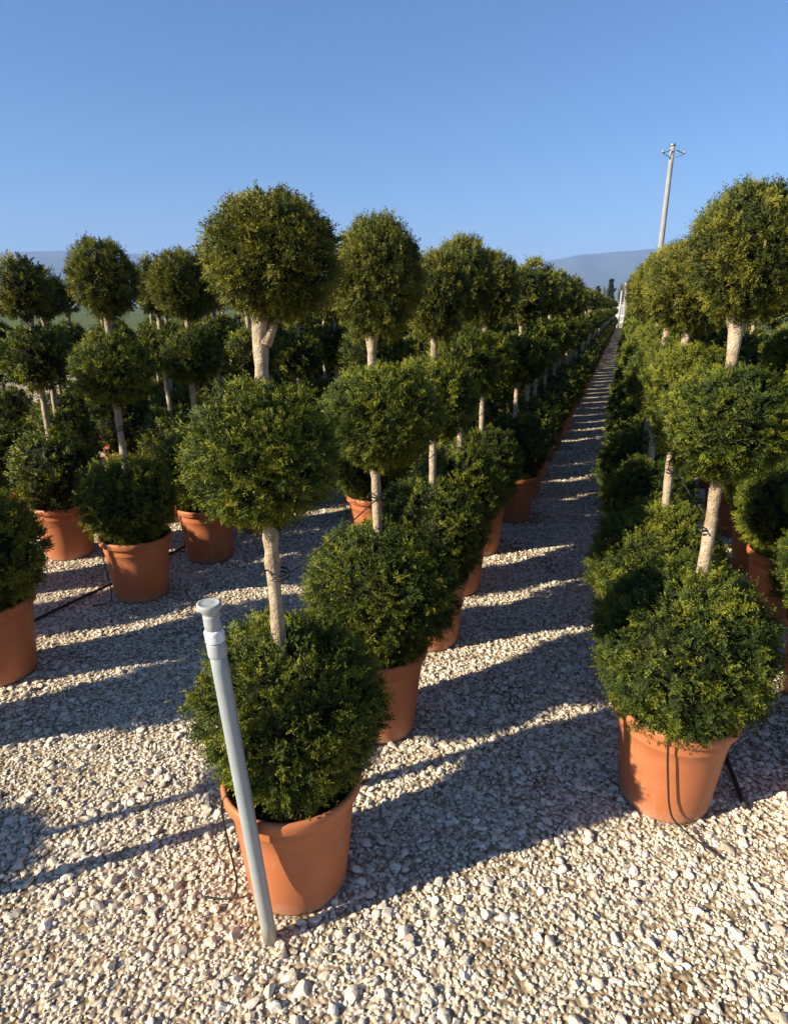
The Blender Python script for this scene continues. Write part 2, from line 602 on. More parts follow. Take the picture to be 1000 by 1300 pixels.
def ball_np(seed, rx, rz, n, leaf, slen, leaf_l, leaf_w, amp=0.085, wild=0.004):
    """a clipped ball of flat cypress sprays: V, quads(leaflets), tris(core), tone, tip"""
    rng = np.random.default_rng(seed)
    # sprays grow in tufts from one twig, with a thinner loose fill between the tufts
    per = 8
    nt_ = max(12, int(n * .70 / per))
    nl = n - nt_ * per

    def fib(k, jit):
        i = np.arange(k) + 0.5
        ph = np.arccos(1 - 2 * i / k)
        th = math.pi * (1 + 5 ** .5) * i
        D_ = np.stack([np.cos(th) * np.sin(ph), np.sin(th) * np.sin(ph), np.cos(ph)], 1)
        D_ += rng.normal(scale=jit / math.sqrt(k), size=D_.shape)
        return D_ / np.linalg.norm(D_, axis=1)[:, None]
    DT = fib(nt_, 1.3)
    sp_ = 3.5 / math.sqrt(nt_)
    D = np.concatenate([np.repeat(DT, per, axis=0) + rng.normal(scale=sp_ * .16, size=(nt_ * per, 3)), fib(nl, 1.2)])
    D /= np.linalg.norm(D, axis=1)[:, None]
    tuft_ax = np.concatenate([np.repeat(rng.normal(scale=.34, size=(nt_, 3)), per, axis=0) + rng.normal(scale=.36, size=(nt_ * per, 3)), rng.normal(scale=.5, size=(nl, 3))])
    tuft_dep = np.concatenate([np.repeat(rng.uniform(.785, .905, nt_), per) + rng.normal(scale=.022, size=nt_ * per), rng.uniform(.72, .87, nl)])
    tuft_tone = np.concatenate([np.repeat(rng.normal(.33, .21, nt_), per) + rng.normal(scale=.07, size=nt_ * per), rng.normal(.16, .12, nl)])
    seedrng = np.random.default_rng(seed + 77)
    cd, cf = icodirs(3 if n > 700 else 2)
    allr = lump(seedrng, np.concatenate([D, cd]), amp)
    rad, crad = allr[:n], allr[n:]
    sc3 = np.array([rx, rx, rz])
    cl = lump(seedrng, D * 1.0, 1.0)
    kk = seedrng.normal(size=(5, 3)) * 9
    cl = np.sum(np.sin(D @ kk.T + seedrng.uniform(0, 6, 5)), axis=1) / 5
    depth = tuft_dep + .06 * np.clip(cl, -.9, .5)
    ln = slen * rng.uniform(0.6, 1.25, n)
    w = rng.random(n) < wild
    ln[w] *= 1.45
    # the ends of the sprays were clipped to about one surface
    base = D * (rad * depth)[:, None] * sc3
    nrm = D / sc3
    nrm /= np.linalg.norm(nrm, axis=1)[:, None]
    ax = nrm * 0.66 + tuft_ax + np.array([0, 0, 0.24])
    ax /= np.linalg.norm(ax, axis=1)[:, None]
    side = np.cross(ax, rng.normal(size=(n, 3)))
    side /= np.linalg.norm(side, axis=1)[:, None]
    nn = np.cross(ax, side)
    tone = np.clip(tuft_tone, 0, .95)
    tone += 0.10 * np.sin(D @ rng.normal(size=3) * 3 + 1)
    m = leaf
    t = np.linspace(0.12, 1.0, m)
    s = np.where(np.arange(m) % 2 == 0, 1.0, -1.0)
    s[-1] = 0.0
    T = np.tile(t, (n, 1)) + rng.normal(scale=.03, size=(n, m))
    bend = rng.normal(scale=.35, size=n)
    p0 = base[:, None] + ax[:, None] * (T * ln[:, None])[..., None] + nn[:, None] * ((T ** 2) * (bend * ln)[:, None])[..., None]
    ldir = ax[:, None] * 0.72 + side[:, None] * (s[None, :, None] * .72) + rng.normal(scale=.22, size=(n, m, 3))
    ldir /= np.linalg.norm(ldir, axis=2)[..., None]
    ll = leaf_l * (1.15 - .55 * t)[None, :] * rng.uniform(.7, 1.35, (n, m))
    wdir = np.cross(ldir, nn[:, None] + rng.normal(scale=.35, size=(n, m, 3)))
    wdir /= np.linalg.norm(wdir, axis=2)[..., None]
    lw = leaf_w * rng.uniform(.75, 1.3, (n, m))
    a = p0
    c_ = p0 + ldir * ll[..., None]
    mid_ = p0 + ldir * (ll * .45)[..., None]
    b = mid_ + wdir * (lw * .5)[..., None]
    d = mid_ - wdir * (lw * .5)[..., None]
    V = np.stack([a, b, c_, d], 2).reshape(-1, 3)
    nq = n * m
    Q = np.arange(nq * 4).reshape(-1, 4)
    tipv = np.repeat(T.reshape(-1), 4) + np.tile([0, .1, .25, .1], nq)
    tonev = np.repeat(np.repeat(tone, m) + rng.normal(scale=.05, size=nq), 4)
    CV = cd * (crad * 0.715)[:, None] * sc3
    outv = np.repeat(np.repeat(nrm, m, axis=0), 4, axis=0)
    return V, Q, CV, cf, tonev, tipv, outv


def ball_mesh(name, mat, *args, **kw):
    V, Q, CV, cf, tone, tip, outv = ball_np(*args, **kw)
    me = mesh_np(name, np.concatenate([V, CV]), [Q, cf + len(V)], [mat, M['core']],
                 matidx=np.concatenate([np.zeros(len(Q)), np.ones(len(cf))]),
                 attrs={'tone': np.concatenate([tone, np.zeros(len(CV))]), 'tip': np.concatenate([tip, np.zeros(len(CV))]),
                        'outward': np.concatenate([outv, CV / np.linalg.norm(CV, axis=1)[:, None]])})
    return me


# (radius, half height, centre height) of the three clipped balls: low, middle, top
TIERS = (('low', .262, .258, .565), ('mid', .180, .167, 1.268), ('top', .137, .137, 1.70))
BALLS = {'hero': {}, 'near': {}, 'mid': {}}
for t_i, (tn, rx, rz, zc) in enumerate(TIERS):
    mat = M['leaf_bronze'] if tn == 'top' else M['leaf']
    area = (rx / .268) ** 2
    fine = {'low': 1.0, 'mid': .86, 'top': .76}[tn]
    cnt = area ** .8 * {'low': 1.0, 'mid': 1.45, 'top': 1.9}[tn]
    BALLS['hero'][tn] = [ball_mesh('foliage_' + tn, mat, 11 + t_i + 5 * k, rx, rz, int(7200 * cnt), 14, .040 * fine, .0135 * fine, .0034 * fine) for k in range(2)]
    BALLS['near'][tn] = [ball_mesh('foliage_' + tn, mat, 31 + 10 * k + t_i, rx, rz, int(4200 * cnt), 12, .044 * fine, .0160 * fine, .0043 * fine) for k in range(3)]
    BALLS['mid'][tn] = [ball_mesh('foliage_' + tn, mat, 91 + 10 * k + t_i, rx, rz, int(1700 * area ** .8), 9, .050, .022, .0078) for k in range(3)]

# ------------------------------------------------------------------ pot, soil, trunk, ties, drip tube
POT = [(0.0, 0.0), (.140, 0.0), (.150, .004), (.155, .016), (.166, .12), (.178, .24), (.1835, .286), (.1862, .2885), (.1868, .296), (.1868, .318), (.189, .326), (.203, .330), (.2075, .336),
       (.2085, .356), (.206, .364), (.200, .368), (.1935, .366), (.188, .358), (.184, .33), (.182, .30)]
POT = [(r * .93, z) for r, z in POT]
Vp, Qp = lathe(POT, 56)
pot_me = mesh_np('pot', Vp, Qp, [M['pot']], smooth=True)
Vp2, Qp2 = lathe([POT[i] for i in (1, 4, 6, 9, 12, 14, 18)], 16)


def soil_mesh():
    rng = np.random.default_rng(3)
    V, Q = lathe([(.001, .318), (.05, .322), (.10, .318), (.15, .315), (.1835, .312)], 36)
    V[:, :2] *= .925
    V[:, 2] += rng.normal(scale=.003, size=len(V))
    return mesh_np('soil', V, Q, [M['soil']], smooth=True)


soil_me = soil_mesh()


def trunk_np(seed, n=12, k=44, top=1.66):
    rng = np.random.default_rng(seed)
    z = np.linspace(.30, top, k)
    w = .010 * np.sin(z * rng.uniform(2.5, 4) + rng.uniform(0, 6))
    w2 = .010 * np.sin(z * rng.uniform(2.5, 4) + rng.uniform(0, 6))
    w -= w[0]
    w2 -= w2[0]
    P = np.stack([w * .8, w2 * .8, z], 1)
    rad = np.interp(z, [.3, .5, 1.0, 1.45, 1.54, 1.66], [.022, .019, .017, .0155, .0185, .012]) * (1 + .05 * np.sin(z * 41 + seed) + .05 * rng.normal(size=k) + .22 * (rng.random(k) < .12))
    return P, rad


def trunk_mesh(seed, n=12, k=44):
    P, rad = trunk_np(seed, n, k)
    V, Q = tube(P, rad, n)
    return mesh_np('trunk', V, Q, [M['bark']], smooth=True)


trunk_mes = [trunk_mesh(200 + s) for s in range(4)]


def branch_mesh(seed):
    """pruned fork under the top ball"""
    rng = np.random.default_rng(seed)
    h = rng.uniform(1.49, 1.53)
    a = rng.uniform(0, 6.28)
    L_ = rng.uniform(.11, .15)
    t = np.linspace(0, 1, 6)
    P = np.stack([np.cos(a) * L_ * .55 * t, np.sin(a) * L_ * .55 * t, h + L_ * (t + .25 * t ** 2)], 1)
    V, Q = tube(P, np.interp(t, [0, .5, 1], [.0125, .0090, .0045]), 8)
    return mesh_np('branch', V, Q, [M['bark']], smooth=True)


branch_mes = [branch_mesh(300 + s) for s in range(6)]


def tie_mesh(zz=.965):
    a = np.linspace(0, 2 * math.pi * 1.97, 40)
    P = np.stack([.0215 * np.cos(a), .0215 * np.sin(a), zz + np.linspace(-.010, .014, 40)], 1)
    P = np.concatenate([P, [[.034, .004, zz + .018], [.048, .012, zz + .006]]])
    V, Q = tube(P, .0026, 6)
    return mesh_np('tie', V, Q, [M['black_plastic']], smooth=True)


tie_me = tie_mesh()


def drip_mesh(kind):
    """thin spaghetti tube: soil, over the lip, down the outside, out to the hose"""
    if kind == 0:
        ctl = [(.10, .00, .325), (.16, .0, .352), (.198, 0, .3745), (.2145, .004, .35), (.2105, .010, .28), (.200, .02, .20), (.190, .03, .12),
               (.184, .045, .06), (.186, .09, .028), (.20, .15, .012), (.215, .20, .006)]
    else:
        ctl = [(.10, .00, .325), (.16, .0, .352), (.198, 0, .3745), (.2145, -.003, .34), (.206, -.006, .24), (.197, -.004, .14), (.191, .0, .07), (.20, -.004, .020),
               (.23, -.02, .007), (.28, -.06, .006)]
    C = np.array(ctl)
    C[:, 0] -= .0132
    s = np.linspace(0, len(C) - 1, 60)
    P = np.stack([np.interp(s, np.arange(len(C)), C[:, k]) for k in range(3)], 1)
    for _ in range(4):
        P[1:-1] = (P[:-2] + 2 * P[1:-1] + P[2:]) / 4
    V, Q = tube(P, .0031, 6)
    return mesh_np('drip_tube', V, Q, [M['black_plastic']], smooth=True)


drip_mes = [drip_mesh(0), drip_mesh(1)]


def far_mesh(seed):
    """one small topiary tree in a pot, for places too far off to show its parts"""
    Vs, Fs, mi, tone, tip, outs, off = [], [], [], [], [], [], 0

    def add(V, polys, m, tn=None, tp=None, ov=None):
        nonlocal off
        Vs.append(V)
        for p in polys:
            Fs.append(np.asarray(p) + off)
            mi.append(np.full(len(p), m))
        tone.append(np.zeros(len(V)) if tn is None else tn)
        tip.append(np.zeros(len(V)) if tp is None else tp)
        outs.append(np.zeros((len(V), 3)) if ov is None else ov)
        off += len(V)
    add(Vp2, [Qp2], 0)
    P, rad = trunk_np(seed, 6, 7)
    V, Q = tube(P, rad, 6)
    add(V, Q, 1)
    for k, (tn, rx, rz, zc) in enumerate(TIERS):
        V, Q, CV, cf, t_, p_, o_ = ball_np(seed + 5 + k, rx, rz, int(430 * (rx / .268) ** 1.6), 4, .062, .042, .022)
        add(V + (0, 0, zc), [Q], 3 if tn == 'top' else 2, t_, p_, o_)
        add(CV + (0, 0, zc), [cf], 4)
    return mesh_np('far_topiary', np.concatenate(Vs), Fs, [M['pot'], M['bark'], M['leaf'], M['leaf_bronze'], M['core']],
                   matidx=np.concatenate(mi), attrs={'tone': np.concatenate(tone), 'tip': np.concatenate(tip), 'outward': np.concatenate(outs)})


far_mes = [far_mesh(400 + 20 * k) for k in range(4)]

rnd = random.Random(8)
ORD = ['', 'first', 'second', 'third', 'fourth', 'fifth', 'sixth', 'seventh', 'eighth', 'ninth', 'tenth', 'eleventh', 'twelfth']


def topiary(x, y, label, group, lod, scale=1.0, rz=None, drip=None, var=True, tie=True, shape=None, big=1.0):
    rz = rnd.uniform(0, 6.28) if rz is None else rz
    if lod == 'far':
        o = obj('topiary_tree', far_mes[rnd.randrange(4)], None, (x, y, 0), (0, 0, rz),
                (scale * rnd.uniform(.94, 1.05), scale * rnd.uniform(.94, 1.05), scale * rnd.uniform(.96, 1.03)))
        return tag(o, label, 'topiary', group)
    root = empty('topiary_tree', (x, y, 0), rz, scale)
    if var:
        root.rotation_euler = (rnd.uniform(-.012, .012), rnd.uniform(-.012, .012), rz)
    tag(root, label, 'topiary', group)
    pot = obj('pot', pot_me, root)
    obj('soil', soil_me, pot)
    if drip is not None:
        obj('drip_tube', drip_mes[drip[0]], pot, rot=(0, 0, drip[1] - rz))
    tr = obj('trunk', trunk_mes[rnd.randrange(4)], root, rot=(0, 0, rnd.uniform(0, 6.28)))
    for k in range(2 if lod != 'mid' else 1):
        obj('branch', branch_mes[rnd.randrange(6)], tr)
    if tie and lod != 'mid':
        obj('tie', tie_me, tr)
    for tn, rx, rz_, zc in TIERS:
        if shape and tn in shape:
            sx, sz, ox, zz, oy = (shape[tn] + (0,))[:5]
            ox, oy = ox * math.cos(rz) + oy * math.sin(rz), oy * math.cos(rz) - ox * math.sin(rz)
            obj('foliage_ball', rnd.choice(BALLS[lod][tn]), root, (ox, oy, zz), (0, 0, rnd.uniform(0, 6.28)), (sx, sx, sz))
            continue
        v = 1.0 if not var else rnd.uniform(1.0, 1.1) if tn == 'low' else rnd.uniform(.94, 1.09) * big if tn == 'mid' else rnd.uniform(1.0, 1.2) * big
        vx = 1.0 if not var else rnd.uniform(.95, 1.05)
        dz = 0 if not var else rnd.uniform(-.035, .035) * (0 if tn == 'low' else 1)
        me = rnd.choice(BALLS[lod][tn])
        obj('foliage_ball', me, root, (rnd.uniform(-.012, .012) if var else 0, rnd.uniform(-.012, .012) if var else 0, zc + dz + (0 if tn != 'low' else (v - 1) * .2)),
            (0, 0, rnd.uniform(0, 6.28)), (v * vx, v / vx, v * (1 if not var else rnd.uniform(.95, 1.05) if tn != 'top' else rnd.uniform(1.0, 1.2))))
    return root


step = U * 0.68
rows = {}
# the row behind the grey pipe
rows['pipe'] = [tuple(O), (-.06, 2.15), (.178, 2.83), (.36, 3.44), (.575, 4.06)]
# its twin, set back: starts beside the row's third tree
rows['twin'] = [(-.13, 4.15)]
rows['left'] = [(-2.50, 1.00), (-1.90, 2.00), (-1.80, 2.52), (-1.47, 3.36), (-1.23, 3.93)]
rows['left_back'] = [(-2.68, 2.72), (-2.44, 3.36), (-2.19, 3.98)]
rows['path'] = [(.925, 1.765), (1.115, 2.44)]
rows['path_back'] = [(1.62, 1.72), (1.83, 2.33)]
rows['far_left'] = [tuple(rowpt(1.95, -3.38))]
rows['far_left_back'] = [tuple(rowpt(2.4, -4.11))]
rows['outer'] = [tuple(rowpt(3.4, -5.06))]
END = 50.0
ACROSS = {'pipe': 0.0, 'twin': -.75, 'left': -1.70, 'left_back': -2.45, 'path': .92, 'path_back': 1.65, 'far_left': -3.38, 'far_left_back': -4.11, 'outer': -5.06}
# trees slid along each row so their shadows overlap, keeping sunlit stripes; same pitch
NS = np.array([-SUN_H.y, SUN_H.x])
for k, lst in rows.items():
    base = rowpt(0, ACROSS[k])
    pitch = 0.68
    a = float(np.dot(np.array(lst[-1]) - base, U)) + pitch * .7
    want = (float(np.dot(base + U * a, NS)) - 3.02) / (pitch * float(np.dot(U, NS)))
    a += (math.ceil(want) - want) * pitch
    while a < END:
        q = base + U * (a + rnd.uniform(-.03, .03)) + NR * rnd.uniform(-.02, .02)
        lst.append((float(q[0]), float(q[1])))
        a += pitch

ROWTEXT = {'pipe': 'in the row headed by the grey pipe', 'twin': 'in the row just behind the pipe row', 'left': 'in the row left of the wide gravel aisle',
           'left_back': 'in the back row left of the wide gravel aisle', 'path': 'in the row along the right of the path', 'path_back': 'in the second row right of the path',
           'far_left': 'in the first row beyond the left pair', 'far_left_back': 'in the second row beyond the left pair', 'outer': 'in the outermost left row'}
ROWGROUP = {k: 'ball topiaries ' + v for k, v in ROWTEXT.items()}
SPECIAL = {
    ('pipe', 0): 'large three-ball topiary in terracotta pot right behind the grey pipe',
    ('pipe', 1): 'second three-ball topiary behind the grey pipe, its pot half hidden',
    ('pipe', 2): 'third three-ball topiary behind the grey pipe',
    ('left', 0): 'lone three-ball topiary at the open gravel end of the left row',
    ('left', 1): 'three-ball topiary next in row to the lone one by the open gravel',
    ('left', 2): 'three-ball topiary in shaded pot, between open gravel and the drip-tube pot',
    ('left', 3): 'three-ball topiary whose shaded terracotta pot has a black drip tube, left of the aisle',
    ('left', 4): 'three-ball topiary in shaded pot, next beyond the pot with drip tube',
    ('left_back', 2): 'three-ball topiary behind the shaded pot with drip tube',
    ('path', 0): 'three-ball topiary in sunlit terracotta pot with looped black drip tube beside the path',
    ('path', 1): 'three-ball topiary next behind the sunlit pot with looped drip tube',
    ('twin', 0): 'three-ball topiary heading the set-back row, rim of its pot in sun',
}
# balls that the photograph shows clearly: width and height factor, sideways shift, centre height
SHAPE = {('pipe', 0): {'top': (1.0, .94, .026, 1.70), 'mid': (1.0, 1.0, -.022, 1.268), 'low': (1.0, 1.08, -.004, .538, .046)},
         ('pipe', 1): {'top': (1.08, 1.36, 0, 1.70), 'low': (1.12, 1.07, 0, .585)}, ('pipe', 3): {'top': (1.15, 1.42, 0, 1.69)}, ('pipe', 2): {'top': (1.0, 1.3, 0, 1.68)},
         ('left', 4): {'top': (1.40, 1.40, 0, 1.70)}, ('left', 3): {'top': (1.12, 1.3, 0, 1.70)}}
DRIP = {('path', 0): (0, R(-120)), ('left', 3): (1, R(-128)), ('pipe', 0): (1, R(-150)), ('pipe', 1): (0, R(-165)), ('left', 4): (1, R(170))}

cand = []
for k, lst in rows.items():
    for i, (x, y) in enumerate(lst):
        dist = math.hypot(x, y)
        pr = project(x, y, 1.0)
        vis = pr is not None and -170 < pr[0] < 1170
        near = pr is not None and -600 < pr[0] < 1600
        if not vis and dist > 4.2 and not near:
            continue
        cand.append((dist, k, i, x, y, vis or dist < 7))
cand.sort()
first = [q[:5] for q in cand if q[5]]
INDIV = 285
rest = first[INDIV:] + [q[:5] for q in cand if not q[5]]
cand = [q[:5] for q in cand]
for dist, k, i, x, y in first[:INDIV]:
    lod = 'hero' if (k, i) in (('pipe', 0), ('pipe', 1), ('path', 0), ('path', 1)) else 'near' if dist < 4.4 else 'mid' if dist < 10 else 'far'
    key = (k, i)
    if key in SPECIAL:
        lab = SPECIAL[key]
    elif k == 'left' and 4 < i < 13 and lod != 'far':
        lab = 'the %s three-ball topiary beyond the shaded pot with drip tube' % ORD[i - 3]
    elif k == 'left_back' and 2 < i < 13 and lod != 'far':
        lab = 'the %s topiary in the back row, beyond the one behind the drip-tube pot' % ORD[i - 2]
    elif i < 11 and lod != 'far':
        lab = 'the %s potted three-ball topiary %s' % (ORD[i + 1], ROWTEXT[k])
    else:
        lab = 'small distant three-ball topiary %s' % ROWTEXT[k]
    topiary(x, y, lab, ROWGROUP[k], lod, 1.0 if key == ('pipe', 0) else .88 if key == ('left', 0) else rnd.uniform(.97, 1.03), drip=DRIP.get(key) or ((1, R(-19 if k.startswith('path') else 161) + rnd.uniform(-.5, .5)) if lod in ('near', 'hero') else None), var=key != ('pipe', 0),
            shape=SHAPE.get(key), big=1.12 if k in ('pipe', 'twin') else 1.0, rz=0.6 if key == ('pipe', 0) else None)


# ------------------------------------------------------------------ instanced stuff: far rows and gravel
def instancer(name, pts, rots, scales, idx, protos):
    cl = bpy.data.collections.new(name + '_pieces')
    for n_, p in enumerate(protos):
        o = bpy.data.objects.new('%s_piece_%02d' % (name, n_), p)
        cl.objects.link(o)
    n = len(pts)
    me = bpy.data.meshes.new(name)
    me.vertices.add(n)
    me.vertices.foreach_set('co', np.asarray(pts, np.float32).ravel())
    a = me.attributes.new('rot', 'FLOAT_VECTOR', 'POINT')
    a.data.foreach_set('vector', np.asarray(rots, np.float32).ravel())
    a = me.attributes.new('scl', 'FLOAT_VECTOR', 'POINT')
    a.data.foreach_set('vector', np.asarray(scales, np.float32).ravel())
    a = me.attributes.new('idx', 'INT', 'POINT')
    a.data.foreach_set('value', np.asarray(idx, np.int32))
    o = obj(name, me)
    ng = bpy.data.node_groups.new(name + '_scatter', 'GeometryNodeTree')
    ng.interface.new_socket('Geometry', in_out='INPUT', socket_type='NodeSocketGeometry')
    ng.interface.new_socket('Geometry', in_out='OUTPUT', socket_type='NodeSocketGeometry')
    N, L = ng.nodes, ng.links
    gi, go = N.new('NodeGroupInput'), N.new('NodeGroupOutput')
    ci = N.new('GeometryNodeCollectionInfo')
    ci.inputs['Collection'].default_value = cl
    ci.inputs['Separate Children'].default_value = True
    ci.inputs['Reset Children'].default_value = True
    ip = N.new('GeometryNodeInstanceOnPoints')
    ip.inputs['Pick Instance'].default_value = True

    def named(t, nm):
        q = N.new('GeometryNodeInputNamedAttribute')
        q.data_type = t
        q.inputs['Name'].default_value = nm
        return q.outputs['Attribute']
    L.new(gi.outputs[0], ip.inputs['Points'])
    L.new(ci.outputs[0], ip.inputs['Instance'])
    L.new(named('INT', 'idx'), ip.inputs['Instance Index'])
    er = N.new('FunctionNodeEulerToRotation')
    L.new(named('FLOAT_VECTOR', 'rot'), er.inputs[0])
    L.new(er.outputs[0], ip.inputs['Rotation'])
    L.new(named('FLOAT_VECTOR', 'scl'), ip.inputs['Scale'])
    L.new(ip.outputs[0], go.inputs[0])
    md = o.modifiers.new('scatter', 'NODES')
    md.node_group = ng
    return o


if rest:
    rg = np.random.default_rng(12)
    n = len(rest)
    o = instancer('distant_topiary_rows', [(x, y, 0) for _, _, _, x, y in rest], np.stack([np.zeros(n), np.zeros(n), rg.uniform(0, 6.28, n)], 1),
                  rg.uniform(.95, 1.04, (n, 3)), rg.integers(0, 4, n), far_mes)
    tag(o, 'far ends of the topiary rows merging into one green mass', 'topiary rows', kind='stuff')


def stone_protos():
    out = []
    for s in range(9):
        rng = np.random.default_rng(600 + s)
        V, F = icodirs(1)
        V = V * (1, rng.uniform(.68, .95), rng.uniform(.5, .75))
        for _ in range(11):                                  # broken faces
            nrm = rng.normal(size=3)
            nrm /= np.linalg.norm(nrm)
            lim = rng.uniform(.36, .62)
            d = V @ nrm
            ex = np.clip(d - lim, 0, None)
            V = V - ex[:, None] * nrm
        V += rng.normal(scale=.02, size=V.shape)
        out.append(mesh_np('limestone_chip', V, F, [M['stone']], smooth=(s % 9 == 0)))
    return out


def gravel():
    rg = np.random.default_rng(21)
    pots = np.array([(x, y) for d, k, i, x, y in cand if d < 14])
    P, S = [], []

    def zone(y0, y1, dens, smin, smax, zoff, clump):
        # world-space strip between y0 and y1, as wide as the place in view
        xw = 0.78 * y1 + 0.8
        n = int((y1 - y0) * 2 * xw * dens)
        x = rg.uniform(-xw, xw, n)
        y = rg.uniform(y0, y1, n)
        keep = np.abs(x) < .78 * y + .8
        # only the plot's open ground counts
        if clump:
            f = np.sin(x * 3.1 + 1.3 * np.sin(y * 2.3)) * np.sin(y * 2.7 + 1.7 * np.sin(x * 1.9)) + .35 * np.sin(x * 11 + y * 7) * np.sin(y * 9 - x * 5)
            keep &= rg.random(n) < np.clip(.72 + .5 * f, .25, 1)
        x, y = x[keep], y[keep]
        for px, py in pots:
            near = (x - px) ** 2 + (y - py) ** 2 < .150 ** 2
            if near.any():
                x, y = x[~near], y[~near]
        s = smin + (smax - smin) * rg.random(len(x)) ** 1.8
        P.append(np.stack([x, y, s * zoff], 1))
        S.append(s)
    zone(.30, 2.6, 5600, .0045, .0105, .30, False)
    zone(.30, 2.6, 1150, .009, .023, .25, True)
    zone(2.6, 4.6, 2600, .006, .012, .22, False)
    zone(2.6, 4.6, 700, .009, .019, .25, True)
    zone(4.6, 9.0, 420, .009, .018, .22, False)
    P = np.concatenate(P)
    S = np.concatenate(S)
    n = len(S)
    rots = np.stack([rg.normal(scale=.24, size=n), rg.normal(scale=.24, size=n), rg.uniform(0, 6.28, n)], 1)
    scl = S[:, None] * rg.uniform(.8, 1.2, (n, 3)) * (1.08, 1.08, .78)
    o = instancer('gravel', P, rots, scl, rg.integers(0, 9, n), stone_protos())
    tag(o, 'loose cream limestone gravel covering the nursery aisles', 'gravel', kind='stuff')
    print('gravel stones', n)


gravel()


def litter():
    """clipped and fallen cypress bits lying about on the stones, thickest by the pots"""
    rg = np.random.default_rng(77)
    protos = []
    for s_ in range(4):
        V, Q, T = [], [], []
        n_ = 5 + s_
        for j in range(n_):
            t = j / n_
            sd_ = 1 if j % 2 else -1
            p = np.array([t * 1.0, .12 * math.sin(t * 3 + s_), .12 + .05 * math.sin(5 * t)])
            d = np.array([.25, sd_ * .22, .03 * sd_])
            w = np.array([-.05, .06 * sd_, .02])
            b = len(V)
            V += [p, p + d * .5 + w, p + d, p + d * .5 - w]
            Q.append((b, b + 1, b + 2, b + 3))
        protos.append(mesh_np('fallen_spray', np.array(V), np.array(Q), [M['dry']]))
    P = []
    for d, k, i, x, y in cand:
        if d < 5.5:
            n_ = 26
            a = rg.uniform(0, 6.28, n_)
            r = .17 + rg.exponential(.11, n_)
            P.append(np.stack([x + r * np.cos(a), y + r * np.sin(a), np.full(n_, .012)], 1))
    n_ = 260
    P.append(np.stack([rg.uniform(-1.6, 1.6, n_), rg.uniform(.8, 3.6, n_), np.full(n_, .013)], 1))
    P = np.concatenate(P)
    n_ = len(P)
    o = instancer('fallen_sprays', P, np.stack([rg.normal(scale=.25, size=n_), rg.normal(scale=.25, size=n_), rg.uniform(0, 6.28, n_)], 1),
                  rg.uniform(.012, .032, n_)[:, None] * np.ones(3), rg.integers(0, 4, n_), protos)
    tag(o, 'dry brown cypress clippings scattered over the gravel', 'litter', kind='stuff')


litter()


# ------------------------------------------------------------------ grey riser pipe in front of the first tree
def grey_pipe(x, y, lean, scale, label):
    root = empty('grey_pipe', (x, y, 0), 0, scale)
    tag(root, label, 'pipe')
    lean = np.array(lean)

    def P(z):
        return (lean[0] * z, lean[1] * z, z)
    V, Q = tube([P(z) for z in np.linspace(0, .905, 14)], .0192, 28)
    obj('shaft', mesh_np('shaft', V, Q, [M['pvc']], smooth=True), root)

    def coll(name, zs, rs, mat):
        V, Q = tube([P(z) for z in zs], rs, 28)
        return obj(name, mesh_np(name, V, Q, [mat], smooth=True), root)
    coll('collar', [.872, .874, .878, .902, .906, .908], [.0195, .0212, .0218, .0214, .0205, .0190], M['pvc_top'])
    coll('tape', [.909, .910, .913, .921, .929, .935, .938, .939], [.0185, .0213, .0222, .0212, .0219, .0216, .0205, .0185], M['tape'])
    coll('neck', [.9395, .941, .955, .970, .979], [.0165, .0180, .0186, .0182, .0178], M['pvc_top'])
    # open flared top: a lathe with a bore
    prof = [(.0175, .974), (.0182, .980), (.0235, .988), (.0268, .992), (.0272, .999), (.0262, 1.003), (.0215, 1.0045), (.0205, 1.0035), (.012, 1.0035), (.0001, 1.0038)]
    V, Q = lathe(prof, 28)
    V[:, 0] += lean[0] * V[:, 2]
    V[:, 1] += lean[1] * V[:, 2]
    obj('flange', mesh_np('flange', V, Q, [M['pvc_top']], smooth=True), root)


grey_pipe(-.328, 1.235, (-.074, .0), 0.985, 'grey plastic riser pipe with white taped joint in front of the first pot')
grey_pipe(-1.30, 1.31, (.01, -.01), 1.16, 'taller grey riser pipe standing apart on the open gravel')


# ------------------------------------------------------------------ support wires and drip hoses
def wire(lst, zz, label):
    pts = []
    for i, (x, y) in enumerate(lst[:26]):
        off = NR * .020
        pts.append((x + off[0], y + off[1], zz))
        if i < len(lst[:26]) - 1:
            x2, y2 = lst[i + 1]
            pts.append(((x + x2) / 2 + off[0], (y + y2) / 2 + off[1], zz - .007))
    V, Q = tube(pts, .0021, 5)
    tag(obj('support_wire', mesh_np('support_wire', V, Q, [M['wire']], smooth=True)), label, 'wire')


wire(rows['pipe'], .965, 'thin dark wire tying together the trunks of the grey pipe row')
wire(rows['path'], .965, 'thin dark wire along the trunks of the row right of the path')
wire(rows['left'][1:], .965, 'thin dark wire along the trunks left of the wide aisle')


